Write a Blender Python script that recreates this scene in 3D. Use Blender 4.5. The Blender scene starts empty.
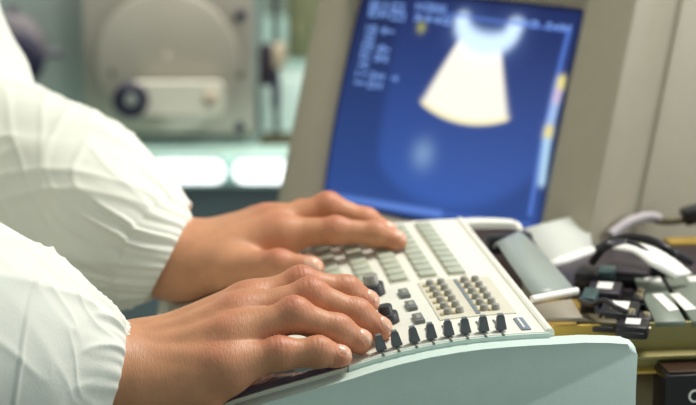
import bpy, bmesh, math, random
import numpy as np
from mathutils import Vector, Matrix, noise

random.seed(7)
scene = bpy.context.scene
COL = scene.collection

# ------------------------------------------------------------------ camera, world, lights, exposure
FPX = 1800.0                                     # focal length in pixels of a 696 x 405 frame
PITCH, YAW = math.radians(12.5), math.radians(6.9)
FW = np.array([math.sin(YAW) * math.cos(PITCH), math.cos(YAW) * math.cos(PITCH), -math.sin(PITCH)])
RT = np.array([math.cos(YAW), -math.sin(YAW), 0.0])
UP = np.cross(RT, FW)


def ray(px, py):
    return FW + RT * (px - 348) / FPX - UP * (py - 202.5) / FPX


CAM = np.array([0, 0, .85]) - ray(440, 337) * 1.12


def at(px, py, d):
    return CAM + ray(px, py) * d


def ony(px, py, y):
    r = ray(px, py)
    return CAM + r * (y - CAM[1]) / r[1]


def onz(px, py, z):
    r = ray(px, py)
    return CAM + r * (z - CAM[2]) / r[2]


cd = bpy.data.cameras.new('camera')
cd.sensor_width = 36
cd.lens = FPX * 36 / 696
cd.clip_start = .05
cd.clip_end = 30
cd.dof.use_dof = True
cd.dof.focus_distance = 1.125
cd.dof.aperture_fstop = 6.3
cam = bpy.data.objects.new('camera', cd)
COL.objects.link(cam)
cam.location = CAM
cam.rotation_euler = Matrix((RT, UP, -FW)).transposed().to_euler()
scene.camera = cam

world = bpy.data.worlds.new('room_ambience')
scene.world = world
world.use_nodes = True
bg = world.node_tree.nodes['Background']
bg.inputs['Color'].default_value = (.72, .88, .82, 1)
bg.inputs['Strength'].default_value = .42


def unit(v):
    v = np.asarray(v, float)
    return v / np.linalg.norm(v)


def area(name, loc, target, size, power, color, size_y=None):
    l = bpy.data.lights.new(name, 'AREA')
    l.energy = power
    l.size = size
    if size_y:
        l.shape = 'RECTANGLE'
        l.size_y = size_y
    l.color = color
    o = bpy.data.objects.new(name, l)
    COL.objects.link(o)
    o.location = loc
    o.rotation_euler = (Vector(target) - Vector(loc)).to_track_quat('-Z', 'Y').to_euler()
    return o


area('ceiling_lamp_light', (.52, .38, 2.0), (-.06, .10, .85), .45, 20, (1, .96, .89), .45)
area('side_fill_light', (2.0, -.15, 1.4), (.1, .25, .85), .8, 17, (.95, .98, 1), .8)  # added unseen fill from the right, brightens the monitor's side
area('bench_lamp_light', (-.25, 1.5, 2.0), (-.2, 2.7, .75), .8, 34, (1, .97, .9), .5)  # added unseen fill overhead to brighten the far cabinet and bench

scene.view_settings.view_transform = 'Standard'
scene.view_settings.look = 'None'
scene.view_settings.exposure = 0.0
scene.view_settings.gamma = 1.0
scene.view_settings.use_curve_mapping = False


# ------------------------------------------------------------------ materials
def lin(c):
    return tuple(((v / 255) / 12.92 if v / 255 <= .04045 else ((v / 255 + .055) / 1.055) ** 2.4) for v in c)


def mat(name, rgb, rough=.5, metal=0.0, noise_amt=.06, noise_scale=60, bump=0.0, bump_scale=400, spec=.5,
        emit=None, emit_strength=0.0, sss=0.0, coat=0.0):
    m = bpy.data.materials.new(name)
    m.use_nodes = True
    nt = m.node_tree
    b = nt.nodes['Principled BSDF']
    c = lin(rgb)
    b.inputs['Roughness'].default_value = rough
    b.inputs['Metallic'].default_value = metal
    b.inputs['Specular IOR Level'].default_value = spec
    b.inputs['Coat Weight'].default_value = coat
    tc = nt.nodes.new('ShaderNodeTexCoord')
    nz = nt.nodes.new('ShaderNodeTexNoise')
    nz.inputs['Scale'].default_value = noise_scale
    nz.inputs['Detail'].default_value = 4
    nt.links.new(tc.outputs['Object'], nz.inputs['Vector'])
    mr = nt.nodes.new('ShaderNodeMapRange')
    mr.inputs['To Min'].default_value = 1 - noise_amt
    mr.inputs['To Max'].default_value = 1 + noise_amt
    nt.links.new(nz.outputs['Fac'], mr.inputs['Value'])
    vm = nt.nodes.new('ShaderNodeVectorMath')
    vm.operation = 'SCALE'
    vm.inputs[0].default_value = c
    nt.links.new(mr.outputs['Result'], vm.inputs['Scale'])
    nt.links.new(vm.outputs['Vector'], b.inputs['Base Color'])
    if bump:
        n2 = nt.nodes.new('ShaderNodeTexNoise')
        n2.inputs['Scale'].default_value = bump_scale
        n2.inputs['Detail'].default_value = 3
        nt.links.new(tc.outputs['Object'], n2.inputs['Vector'])
        bp = nt.nodes.new('ShaderNodeBump')
        bp.inputs['Strength'].default_value = bump
        bp.inputs['Distance'].default_value = .002
        nt.links.new(n2.outputs['Fac'], bp.inputs['Height'])
        nt.links.new(bp.outputs['Normal'], b.inputs['Normal'])
    if emit:
        b.inputs['Emission Color'].default_value = (*lin(emit), 1)
        b.inputs['Emission Strength'].default_value = emit_strength
    if sss:
        b.inputs['Subsurface Weight'].default_value = sss
        b.inputs['Subsurface Radius'].default_value = (.01, .004, .002)
        b.inputs['Subsurface Scale'].default_value = .3
    return m


M = {
    'cream': mat('cream_plastic', (232, 230, 218), .45, bump=.05, bump_scale=900),
    'rim': mat('white_plastic', (236, 232, 220), .4),
    'teal': mat('grey_green_plastic', (206, 222, 214), .5, bump=.08, bump_scale=1200),
    'tan': mat('tan_overprint', (212, 206, 188), .5),
    'green_key': mat('pale_green_key', (184, 188, 170), .4, noise_amt=.15, noise_scale=120),
    'grey_key': mat('grey_key', (158, 155, 146), .4),
    'dark_cap': mat('dark_slate_plastic', (96, 100, 104), .35),
    'cap_top': mat('slate_plastic', (112, 118, 122), .3),
    'led': mat('amber_indicator', (205, 188, 140), .3),
    'blue_label': mat('blue_grey_label', (122, 134, 148), .4),
    'white_label': mat('white_label', (238, 234, 226), .5),
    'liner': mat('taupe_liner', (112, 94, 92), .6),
    'button': mat('mid_grey_button', (112, 116, 114), .4),
    'slot': mat('dark_slot', (120, 122, 116), .6),
    'gloss': mat('glossy_dark_film', (96, 102, 130), .14, spec=.9, coat=.6),
    'knob': mat('charcoal_knob', (58, 56, 58), .4),
    'knob_grey': mat('grey_knob', (150, 146, 138), .35),
    'bezel': mat('warm_grey_plastic', (174, 164, 143), .5, bump=.04, bump_scale=900),
    'seam': mat('seam_plastic', (146, 140, 118), .6),
    'gown': None,
    'ribbon': mat('grey_ribbon_cable', (150, 158, 152), .35, noise_amt=.04, bump=.1, bump_scale=120),
    'ribbon_light': mat('pale_ribbon_cable', (196, 198, 190), .4, noise_amt=.04),
    'taupe': mat('taupe_ribbon_cable', (150, 140, 124), .5),
    'white_plug': mat('white_connector', (240, 236, 230), .4),
    'black': mat('black_plastic', (30, 26, 32), .35),
    'plum': mat('plum_black_plastic', (48, 38, 48), .4),
    'teal_dark': mat('dark_teal_component', (62, 84, 84), .3),
    'plate': mat('grey_green_plate', (120, 128, 116), .45, noise_amt=.1),
    'brass': mat('olive_brass_sheet', (150, 140, 92), .45, metal=.4, noise_amt=.15, noise_scale=25),
    'gold': mat('gold_sheet', (206, 170, 84), .35, metal=.6),
    'screw': mat('steel_screw', (200, 184, 150), .3, metal=.7),
    'lilac': mat('lilac_grey_cable', (172, 164, 168), .5),
    'olive_dark': mat('dark_olive_metal', (88, 80, 56), .5, metal=.3),
    'worktop': mat('grey_laminate', (120, 124, 120), .5),
    'steel': mat('painted_steel', (130, 134, 134), .4, metal=.4),
    'rubber': mat('black_rubber', (26, 26, 28), .7),
    'cabinet': mat('grey_teal_paint', (152, 160, 155), .55, noise_scale=8),
    'plate_metal': mat('machined_grey_metal', (176, 169, 156), .45, metal=.35, noise_scale=14, noise_amt=.1),
    'disc_metal': mat('turned_grey_metal', (186, 178, 164), .36, metal=.5, noise_scale=10, noise_amt=.12),
    'cream_arm': mat('cream_enamel', (220, 216, 198), .45),
    'navy': mat('navy_plastic', (34, 32, 56), .4),
    'bench': mat('pale_teal_laminate', (176, 206, 196), .4),
    'bench_front': mat('slate_paint', (92, 108, 112), .6),
    'lamp': mat('lit_lamp_window', (250, 252, 255), .4, emit=(246, 250, 255), emit_strength=1.9),
    'wall': mat('pale_green_wall', (150, 164, 150), .8, noise_scale=5),
    'floor': mat('grey_vinyl_floor', (110, 112, 108), .6, noise_scale=12),
    'olive': mat('olive_paint', (128, 128, 96), .6),
    'tray': mat('white_tray', (206, 224, 216), .5),
    'beige': mat('beige_fitting', (186, 170, 146), .5),
    'hair': mat('brown_hair', (60, 44, 34), .6, bump=.6, bump_scale=200),
}


def gown_material():
    m = mat('white_gown_fabric', (226, 226, 216), .85, noise_amt=.02, noise_scale=30, bump=.12, bump_scale=700, spec=.2)
    return m


M['gown'] = gown_material()


def skin_material():
    m = bpy.data.materials.new('skin')
    m.use_nodes = True
    nt = m.node_tree
    b = nt.nodes['Principled BSDF']
    b.inputs['Roughness'].default_value = .46
    b.inputs['Specular IOR Level'].default_value = .4
    b.inputs['Subsurface Weight'].default_value = .12
    b.inputs['Subsurface Radius'].default_value = (.009, .0035, .002)
    b.inputs['Subsurface Scale'].default_value = .25
    tc = nt.nodes.new('ShaderNodeTexCoord')
    at_ = nt.nodes.new('ShaderNodeAttribute')
    at_.attribute_name = 'blush'
    base = nt.nodes.new('ShaderNodeMix')
    base.data_type = 'RGBA'
    base.inputs['A'].default_value = (*lin((200, 142, 106)), 1)
    base.inputs['B'].default_value = (*lin((188, 109, 85)), 1)
    nt.links.new(at_.outputs['Fac'], base.inputs['Factor'])
    nz = nt.nodes.new('ShaderNodeTexNoise')
    nz.inputs['Scale'].default_value = 75
    nz.inputs['Detail'].default_value = 9
    nz.inputs['Roughness'].default_value = .7
    nt.links.new(tc.outputs['Object'], nz.inputs['Vector'])
    mr = nt.nodes.new('ShaderNodeMapRange')
    mr.inputs['To Min'].default_value = .74
    mr.inputs['To Max'].default_value = 1.22
    nt.links.new(nz.outputs['Fac'], mr.inputs['Value'])
    vm = nt.nodes.new('ShaderNodeVectorMath')
    vm.operation = 'SCALE'
    nt.links.new(base.outputs['Result'], vm.inputs[0])
    nt.links.new(mr.outputs['Result'], vm.inputs['Scale'])
    nt.links.new(vm.outputs['Vector'], b.inputs['Base Color'])
    vo = nt.nodes.new('ShaderNodeTexVoronoi')
    vo.inputs['Scale'].default_value = 620
    mp = nt.nodes.new('ShaderNodeMapping')
    mp.inputs['Scale'].default_value = (2.4, .6, .5)
    nt.links.new(tc.outputs['Object'], mp.inputs['Vector'])
    nt.links.new(mp.outputs['Vector'], vo.inputs['Vector'])
    n2 = nt.nodes.new('ShaderNodeTexNoise')
    n2.inputs['Scale'].default_value = 260
    nt.links.new(mp.outputs['Vector'], n2.inputs['Vector'])
    ad = nt.nodes.new('ShaderNodeMath')
    ad.operation = 'ADD'
    nt.links.new(vo.outputs['Distance'], ad.inputs[0])
    nt.links.new(n2.outputs['Fac'], ad.inputs[1])
    bp = nt.nodes.new('ShaderNodeBump')
    bp.inputs['Strength'].default_value = .2
    bp.inputs['Distance'].default_value = .0006
    nt.links.new(ad.outputs['Value'], bp.inputs['Height'])
    vw = nt.nodes.new('ShaderNodeTexVoronoi')
    vw.feature = 'DISTANCE_TO_EDGE'
    vw.inputs['Scale'].default_value = 210
    mw = nt.nodes.new('ShaderNodeMapping')
    mw.inputs['Scale'].default_value = (1.9, .5, .75)
    nt.links.new(tc.outputs['Object'], mw.inputs['Vector'])
    nt.links.new(mw.outputs['Vector'], vw.inputs['Vector'])
    cl = nt.nodes.new('ShaderNodeMath')
    cl.operation = 'MINIMUM'
    cl.inputs[1].default_value = .16
    nt.links.new(vw.outputs['Distance'], cl.inputs[0])
    wt = nt.nodes.new('ShaderNodeMapRange')
    wt.inputs['To Min'].default_value = .55
    wt.inputs['To Max'].default_value = 2.6
    nt.links.new(at_.outputs['Fac'], wt.inputs['Value'])
    mu = nt.nodes.new('ShaderNodeMath')
    mu.operation = 'MULTIPLY'
    nt.links.new(cl.outputs['Value'], mu.inputs[0])
    nt.links.new(wt.outputs['Result'], mu.inputs[1])
    b2 = nt.nodes.new('ShaderNodeBump')
    b2.inputs['Strength'].default_value = .6
    b2.inputs['Distance'].default_value = .0006
    nt.links.new(mu.outputs['Value'], b2.inputs['Height'])
    nt.links.new(bp.outputs['Normal'], b2.inputs['Normal'])
    nt.links.new(b2.outputs['Normal'], b.inputs['Normal'])
    return m


M['skin'] = skin_material()
M['nail'] = mat('fingernail', (222, 172, 146), .28, noise_amt=.03)


# ------------------------------------------------------------------ object helpers
def link(name, me, m, parent=None, smooth=False):
    o = bpy.data.objects.new(name, me)
    COL.objects.link(o)
    if m is not None and not me.materials:
        for k in (m if isinstance(m, (list, tuple)) else [m]):
            me.materials.append(k)
    if parent is not None:
        o.parent = parent
    if smooth:
        for p in me.polygons:
            p.use_smooth = True
    return o


def obj(name, bm, m, parent=None, smooth=False, auto=None):
    bmesh.ops.recalc_face_normals(bm, faces=bm.faces)
    if auto:
        for e in bm.edges:
            if len(e.link_faces) == 2 and e.calc_face_angle(0) > auto:
                e.smooth = False
        smooth = True
    me = bpy.data.meshes.new(name)
    bm.to_mesh(me)
    bm.free()
    return link(name, me, m, parent, smooth)


def tag(o, label, cat, group=None, kind=None):
    o['label'] = label
    o['category'] = cat
    if group:
        o['group'] = group
    if kind:
        o['kind'] = kind
    return o


def thing(name, loc, label, cat, group=None, rot=None):
    o = bpy.data.objects.new(name, None)
    o.empty_display_size = .02
    COL.objects.link(o)
    o.location = loc
    if rot is not None:
        o.rotation_euler = rot
    return tag(o, label, cat, group)


def struct(o):
    o['kind'] = 'structure'
    return o


def box(bm, c, s, bev=0.0, rot=None, seg=2):
    r = bmesh.ops.create_cube(bm, size=1)
    vs = r['verts']
    bmesh.ops.scale(bm, vec=s, verts=vs)
    if bev:
        es = list({e for v in vs for e in v.link_edges})
        rr = bmesh.ops.bevel(bm, geom=es, offset=bev, segments=seg, affect='EDGES', profile=.5)
        vs = list({v for f in rr['faces'] for v in f.verts} | {v for v in vs if v.is_valid})
    if rot is not None:
        bmesh.ops.transform(bm, matrix=rot.to_4x4(), verts=vs)
    bmesh.ops.translate(bm, vec=c, verts=vs)
    return vs


def bx(name, c, s, m, parent=None, bev=0.0, rot=None):
    bm = bmesh.new()
    box(bm, c, s, bev, rot)
    return obj(name, bm, m, parent, auto=.6 if bev else None)


def cyl(bm, a, b, r1, r2=None, seg=32, bev=0.0):
    a, b = Vector(a), Vector(b)
    r2 = r1 if r2 is None else r2
    ax = (b - a)
    q = ax.to_track_quat('Z', 'Y').to_matrix().to_4x4()
    prof = [(0, 0), (r1, 0), (r2, ax.length), (0, ax.length)]
    if bev:
        prof = [(0, 0), (r1, 0), (r2, ax.length - bev), (r2 - bev * .3, ax.length - bev * .3), (r2 - bev, ax.length), (0, ax.length)]
    return lathe(bm, prof, Matrix.Translation(a) @ q, seg)


def lathe(bm, prof, mx, seg=32):
    rings = []
    for r, z in prof:
        if r < 1e-7:
            rings.append([bm.verts.new(mx @ Vector((0, 0, z)))])
        else:
            rings.append([bm.verts.new(mx @ Vector((r * math.cos(2 * math.pi * k / seg), r * math.sin(2 * math.pi * k / seg), z))) for k in range(seg)])
    for A, B in zip(rings, rings[1:]):
        for k in range(seg):
            k2 = (k + 1) % seg
            if len(A) == 1 and len(B) == 1:
                continue
            if len(A) == 1:
                bm.faces.new((A[0], B[k], B[k2]))
            elif len(B) == 1:
                bm.faces.new((A[k], A[k2], B[0]))
            else:
                bm.faces.new((A[k], A[k2], B[k2], B[k]))


def prism(bm, pts, a, b, axis='y'):
    """polygon pts in the plane across axis, extruded from a to b"""
    def P(u, v, w):
        return {'y': (u, w, v), 'z': (u, v, w), 'x': (w, u, v)}[axis]
    A = [bm.verts.new(P(u, v, a)) for u, v in pts]
    B = [bm.verts.new(P(u, v, b)) for u, v in pts]
    n = len(pts)
    f1 = bm.faces.new(A)
    f2 = bm.faces.new(B[::-1])
    for k in range(n):
        bm.faces.new((A[k], B[k], B[(k + 1) % n], A[(k + 1) % n]))
    return f1, f2


def catmull(pts, n=8):
    pts = [np.array(p, float) for p in pts]
    P = [2 * pts[0] - pts[1]] + pts + [2 * pts[-1] - pts[-2]]
    out = []
    for i in range(1, len(P) - 2):
        for k in range(n):
            t = k / n
            a, b, c, d = P[i - 1:i + 3]
            out.append(.5 * (2 * b + (c - a) * t + (2 * a - 5 * b + 4 * c - d) * t * t + (3 * b - a - 3 * c + d) * t ** 3))
    out.append(pts[-1])
    return out


def tube(bm, pts, r, seg=10, n=8):
    P = catmull(pts, n) if n > 1 else [np.array(p, float) for p in pts]
    up = Vector((.13, .21, 1)).normalized()
    rings = []
    for i, p in enumerate(P):
        t = Vector(P[min(i + 1, len(P) - 1)] - P[max(i - 1, 0)]).normalized()
        s = t.cross(up).normalized()
        u = s.cross(t)
        rings.append([bm.verts.new(Vector(p) + (s * math.cos(2 * math.pi * k / seg) + u * math.sin(2 * math.pi * k / seg)) * r) for k in range(seg)])
    for A, B in zip(rings, rings[1:]):
        for k in range(seg):
            bm.faces.new((A[k], A[(k + 1) % seg], B[(k + 1) % seg], B[k]))
    bm.faces.new(rings[0][::-1])
    bm.faces.new(rings[-1])


def band(bm, left, right, thick, n=8):
    """a flexible strip between two edge curves, with thickness"""
    L, R = catmull(left, n), catmull(right, n)
    top, bot = [], []
    k = len(L)
    for i in range(k):
        t = Vector(L[min(i + 1, k - 1)] - L[max(i - 1, 0)])
        w = Vector(R[i] - L[i])
        nn = w.cross(t).normalized()
        if nn.z < 0:
            nn = -nn
        h = nn * thick
        top.append([bm.verts.new(Vector(L[i])), bm.verts.new(Vector(L[i]).lerp(Vector(R[i]), .5)), bm.verts.new(Vector(R[i]))])
        bot.append([bm.verts.new(v.co - h) for v in top[-1]])
    for i in range(k - 1):
        for j in range(2):
            bm.faces.new((top[i][j], top[i + 1][j], top[i + 1][j + 1], top[i][j + 1]))
            bm.faces.new((bot[i][j], bot[i][j + 1], bot[i + 1][j + 1], bot[i + 1][j]))
        bm.faces.new((top[i][0], bot[i][0], bot[i + 1][0], top[i + 1][0]))
        bm.faces.new((top[i][2], top[i + 1][2], bot[i + 1][2], bot[i][2]))
    for i in (0, k - 1):
        bm.faces.new((top[i][0], top[i][1], top[i][2], bot[i][2], bot[i][1], bot[i][0]))


def rrect(w, h, r, n=6, cx=0, cz=0):
    out = []
    for sx, sz, a0 in ((1, 1, 0), (-1, 1, 90), (-1, -1, 180), (1, -1, 270)):
        for k in range(n + 1):
            a = math.radians(a0 + 90 * k / n)
            out.append((cx + sx * (w / 2 - r) + r * math.cos(a), cz + sz * (h / 2 - r) + r * math.sin(a)))
    return out


# ------------------------------------------------------------------ signed-distance surfaces (for the body and the cloth)
def surface_nets(F, org, h):
    S = F < 0
    nx, ny, nz = F.shape
    c = S[:-1, :-1, :-1].astype(np.int8)
    tot = sum(S[i:nx - 1 + i, j:ny - 1 + j, k:nz - 1 + k].astype(np.int8) for i in (0, 1) for j in (0, 1) for k in (0, 1))
    act = np.argwhere((tot > 0) & (tot < 8))
    idx = -np.ones((nx - 1, ny - 1, nz - 1), np.int64)
    idx[act[:, 0], act[:, 1], act[:, 2]] = np.arange(len(act))
    acc = np.zeros((len(act), 3))
    cnt = np.zeros(len(act))
    for ax in range(3):
        o1, o2 = [a for a in range(3) if a != ax]
        for i in (0, 1):
            for j in (0, 1):
                d0 = np.zeros(3, int)
                d0[o1], d0[o2] = i, j
                d1 = d0.copy()
                d1[ax] = 1
                p0, p1 = act + d0, act + d1
                f0 = F[p0[:, 0], p0[:, 1], p0[:, 2]]
                f1 = F[p1[:, 0], p1[:, 1], p1[:, 2]]
                m = (f0 < 0) != (f1 < 0)
                t = np.where(m, f0 / np.where(m, f0 - f1, 1), 0)
                q = d0[None] + np.zeros((len(act), 3))
                q[:, ax] = t
                acc += q * m[:, None]
                cnt += m
    V = (act + acc / cnt[:, None]) * h + org
    quads = []
    for ax in range(3):
        o1, o2 = (ax + 1) % 3, (ax + 2) % 3
        sl0 = [slice(None)] * 3
        sl1 = [slice(None)] * 3
        sl0[ax], sl1[ax] = slice(0, -1), slice(1, None)
        e = np.argwhere(S[tuple(sl0)] != S[tuple(sl1)])
        ok = (e[:, o1] > 0) & (e[:, o2] > 0) & (e[:, o1] < F.shape[o1] - 1) & (e[:, o2] < F.shape[o2] - 1)
        e = e[ok]
        inside0 = S[e[:, 0], e[:, 1], e[:, 2]]
        qs = []
        for a, b in ((0, 0), (-1, 0), (-1, -1), (0, -1)):
            c_ = e.copy()
            c_[:, o1] += a
            c_[:, o2] += b
            qs.append(idx[c_[:, 0], c_[:, 1], c_[:, 2]])
        q = np.stack(qs, 1)
        q[~inside0] = q[~inside0][:, ::-1]
        quads.append(q)
    Q = np.concatenate(quads)
    Q = Q[(Q >= 0).all(1)]
    return V, Q


def grid(lo, hi, h):
    ax = [np.arange(lo[i], hi[i] + h, h, dtype=np.float32) for i in range(3)]
    return np.meshgrid(*ax, indexing='ij'), np.array(lo, float)


def cone(G, a, b, ra, rb):
    a, b = np.asarray(a, float), np.asarray(b, float)
    d = b - a
    L2 = float(d @ d)
    px, py, pz = (G[i] - np.float32(a[i]) for i in range(3))
    t = np.clip((px * d[0] + py * d[1] + pz * d[2]) / L2, 0, 1).astype(np.float32)
    q = np.sqrt((px - t * d[0]) ** 2 + (py - t * d[1]) ** 2 + (pz - t * d[2]) ** 2)
    return (q - (ra + (rb - ra) * t)).astype(np.float32)


def ball(G, c, r):
    return np.sqrt(sum((G[i] - np.float32(c[i])) ** 2 for i in range(3))) - np.float32(r)


def ellip(G, c, axes, rad):
    """axes: three unit vectors"""
    k = 0
    for a, r in zip(axes, rad):
        u = sum((G[i] - np.float32(c[i])) * np.float32(a[i]) for i in range(3)) / r
        k = k + u * u
    k = np.sqrt(k)
    return ((k - 1) * min(rad) * np.float32(1.0) * (1 + (np.mean(rad) / min(rad) - 1) * .3)).astype(np.float32)


def smin(a, b, k):
    h = np.clip(k - np.abs(a - b), 0, None) / k
    return np.minimum(a, b) - h * h * k * .25




def make_hand(J, wrist, arm, N_hint, h, detail=True, wr=(.030, .021), thick=1.0):
    """J: {'index': [(p, r) x4: MCP, PIP, DIP, TIP], ..., 'thumb': [...]}; returns verts, quads, blush, nail flag"""
    mcp = {k: np.array(v[0][0]) for k, v in J.items()}
    A = unit((mcp['middle'] + mcp['ring']) / 2 - wrist)
    B = mcp['index'] - mcp['pinky']
    B = unit(B - A * (B @ A))
    N = np.cross(A, B)
    if N @ N_hint < 0:
        N = -N
    pts = np.array([p for v in J.values() for p, r in v] + [wrist, wrist + arm * .075])
    lo, hi = pts.min(0) - .034, pts.max(0) + .034
    G, org = grid(lo, hi, h)
    four = ['index', 'middle', 'ring', 'pinky']
    base = {'index': .019, 'middle': .007, 'ring': -.006, 'pinky': -.018}
    # wrist and forearm: two bones side by side
    E = wrist + arm * .10
    Ba = unit(B - arm * (B @ arm))
    off = wr[0] - wr[1]
    F = smin(cone(G, wrist + Ba * off, E + Ba * off * 1.05, wr[1], wr[1] * 1.1), cone(G, wrist - Ba * off, E - Ba * off * 1.05, wr[1], wr[1] * 1.1), .03)
    palm = None
    for k in four:
        s = wrist + A * .016 + B * base[k]
        r0 = J[k][0][1]
        c = cone(G, s, mcp[k], .0155 * thick, r0)
        palm = c if palm is None else smin(palm, c, .014)
        c2 = cone(G, s - N * .008 * thick, mcp[k] - N * .006, .015 * thick, r0 * .95)
        palm = smin(palm, c2, .014)
    palm = smin(palm, F, .022)
    # hypothenar and thenar pads
    palm = smin(palm, cone(G, wrist + A * .012 - B * .02 - N * .009, mcp['pinky'] - A * .022 - N * .010, .0155 * thick, .012), .016)
    th = J['thumb']
    palm = smin(palm, cone(G, wrist + A * .014 + B * .022 - N * .008, th[0][0], .017, th[0][1]), .02)
    # tendons over the back
    if detail:
        for k in four:
            s = wrist + A * .012 + B * base[k] * .55 + N * .0165
            e = mcp[k] + N * J[k][0][1] * .82 - A * .004
            palm = smin(palm, cone(G, s, e, .0022, .0026), .008)
    fingers = None
    nails = []
    blush = []
    for k in four + ['thumb']:
        ch = J[k]
        f = None
        for (p, r), (q, s) in zip(ch, ch[1:]):
            c = cone(G, p, q, r, s) if not (q is ch[1][0] and k != 'thumb') else cone(G, p, q, r * .97, s * 1.0)
            f = c if f is None else smin(f, c, .005)
        D, T, rt = np.array(ch[-2][0]), np.array(ch[-1][0]), ch[-1][1]
        for n_, (p, r) in enumerate(ch[1:-1]):
            p = np.array(p)
            pa = unit(np.array(ch[n_ + 2][0]) - np.array(ch[n_][0]))
            nd = unit(N - pa * (N @ pa))
            f = smin(f, ball(G, p + nd * r * (.17 if detail else .10), r * .87), .006)
            blush.append((p + nd * r * .8, r * 1.2, .75 if n_ == 0 else .45))
            if detail:
                # skin creases across the knuckle
                u = sum((G[i] - np.float32(p[i])) * np.float32(pa[i]) for i in range(3))
                v = sum((G[i] - np.float32(p[i])) * np.float32(nd[i]) for i in range(3))
                w = np.exp(-(u / (.0055 if n_ == 0 else .0035)) ** 2) * np.clip(v / r, 0, 1)
                f = f + (np.float32(.00021) * w * np.cos(u * 2 * np.pi / .0034 + 1.5 * np.sin(v * 420) + 1.2 * np.sin(u * 900))).astype(np.float32)
        # pad and nail
        da = unit(T - D)
        nd = ch_n[k] if False else unit(N - da * (N @ da))
        if k == 'thumb':
            nd = unit(thumb_nail - da * (thumb_nail @ da)) if thumb_nail is not None else nd
        f = smin(f, ball(G, T - nd * rt * .18 - da * rt * .2, rt * .96), .004)
        sd = np.cross(da, nd)
        c0 = T + da * rt * .22
        u = sum((G[i] - np.float32(c0[i])) * np.float32(da[i]) for i in range(3))
        v = sum((G[i] - np.float32(c0[i])) * np.float32(sd[i]) for i in range(3))
        w = sum((G[i] - np.float32(c0[i])) * np.float32(nd[i]) for i in range(3))
        qn = (np.abs(u / (rt * .80)) ** 3 + np.abs(v / (rt * .74)) ** 3) ** (1 / 3)
        # flatten the nail bed a little and cut its rim
        m = (w > rt * .25)
        f = np.where(m & (qn < 1.25), f + (.0005 * np.exp(-((qn - 1) / .13) ** 2)).astype(np.float32), f)
        nails.append((c0, da, sd, nd, rt))
        blush.append((T, rt * 1.6, .7))
        if k != 'thumb':
            blush.append((mcp[k] + N * ch[0][1], .014, .5))
        fingers = f if fingers is None else np.minimum(fingers, f)
    F = smin(palm, fingers, .009)
    # rounded cut-off of the forearm inside the sleeve
    V, Q = surface_nets(F, org, h)
    bl = np.zeros(len(V))
    for c, r, a in blush:
        bl = np.maximum(bl, a * np.exp(-(((V - c) ** 2).sum(1)) / (r * r)))
    nl = np.zeros(len(V), bool)
    for c0, da, sd, nd, rt in nails:
        d = V - c0
        u, v, w = d @ da, d @ sd, d @ nd
        qn = (np.abs(u / (rt * .80)) ** 3 + np.abs(v / (rt * .74)) ** 3) ** (1 / 3)
        nl |= (qn < .97) & (w > rt * .25) & (w < rt * 1.6)
    return V, Q, bl, nl


ch_n = {}
thumb_nail = None


def mesh_from(name, parts, mats):
    """parts: list of (V, Q, blush, nail)"""
    me = bpy.data.meshes.new(name)
    Vs, Qs, bl, nl, o = [], [], [], [], 0
    for V, Q, b, n in parts:
        Vs.append(V)
        Qs.append(Q + o)
        bl.append(b)
        nl.append(n)
        o += len(V)
    V, Q, bl, nl = np.concatenate(Vs), np.concatenate(Qs), np.concatenate(bl), np.concatenate(nl)
    me.vertices.add(len(V))
    me.vertices.foreach_set('co', V.astype(np.float32).ravel())
    me.loops.add(len(Q) * 4)
    me.loops.foreach_set('vertex_index', Q.astype(np.int32).ravel())
    me.polygons.add(len(Q))
    me.polygons.foreach_set('loop_start', np.arange(0, len(Q) * 4, 4, dtype=np.int32))
    me.polygons.foreach_set('loop_total', np.full(len(Q), 4, np.int32))
    for m in mats:
        me.materials.append(m)
    if len(mats) > 1:
        me.polygons.foreach_set('material_index', (nl[Q].sum(1) >= 3).astype(np.int32))
    me.polygons.foreach_set('use_smooth', np.ones(len(Q), bool))
    a = me.attributes.new('blush', 'FLOAT', 'POINT')
    a.data.foreach_set('value', bl.astype(np.float32))
    me.update(calc_edges=True)
    me.validate()
    return me


#SECTIONS
# ------------------------------------------------------------------ the setting
o = bx('floor', (0, 1.2, -.03), (6, 6, .06), M['floor'])
struct(o)
o = bx('wall_back', (0, 3.85, 1.25), (6, .1, 2.5), M['wall'])
struct(o)

# ------------------------------------------------------------------ the trolley the instruments stand on
TZ = .70
cart = thing('instrument_trolley', (.28, .38, 0), 'grey laminate trolley top with steel legs under the ultrasound console', 'trolley')
bx('worktop', (.02, 0, TZ - .015), (.92, .92, .03), M['worktop'], cart, .004)
for sx in (-.36, .42):
    for sy in (-.40, .40):
        bm = bmesh.new()
        box(bm, (sx, sy, .37), (.035, .035, .62), .004)
        l = obj('leg', bm, M['steel'], cart)
        bm = bmesh.new()
        cyl(bm, (sx - .012, sy, .03), (sx + .012, sy, .03), .03)
        box(bm, (sx, sy, .052), (.03, .03, .02))
        obj('castor', bm, M['rubber'], l)

# ------------------------------------------------------------------ ultrasound console
PROF = [(-.165, .7960), (-.150, .8040), (-.128, .8128), (-.108, .8184), (-.0876, .8235), (-.057, .8314), (-.041, .8361), (-.0251, .8399),
        (-.008, .8433), (.0095, .8458), (.024, .8472), (.038, .8480), (.055, .8486), (.0705, .8488)]
PX = np.array([p[0] for p in PROF])
PZ = np.array([p[1] for p in PROF])


def zp(x):
    return float(np.interp(x, PX, PZ))


def slope(x):
    return math.atan2(zp(x + .006) - zp(x - .006), .012)


con = thing('ultrasound_console', (-.02, .15, TZ), 'cream ultrasound control console with slider keys and grey-green side cheek', 'console')
con_parts = []


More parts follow.
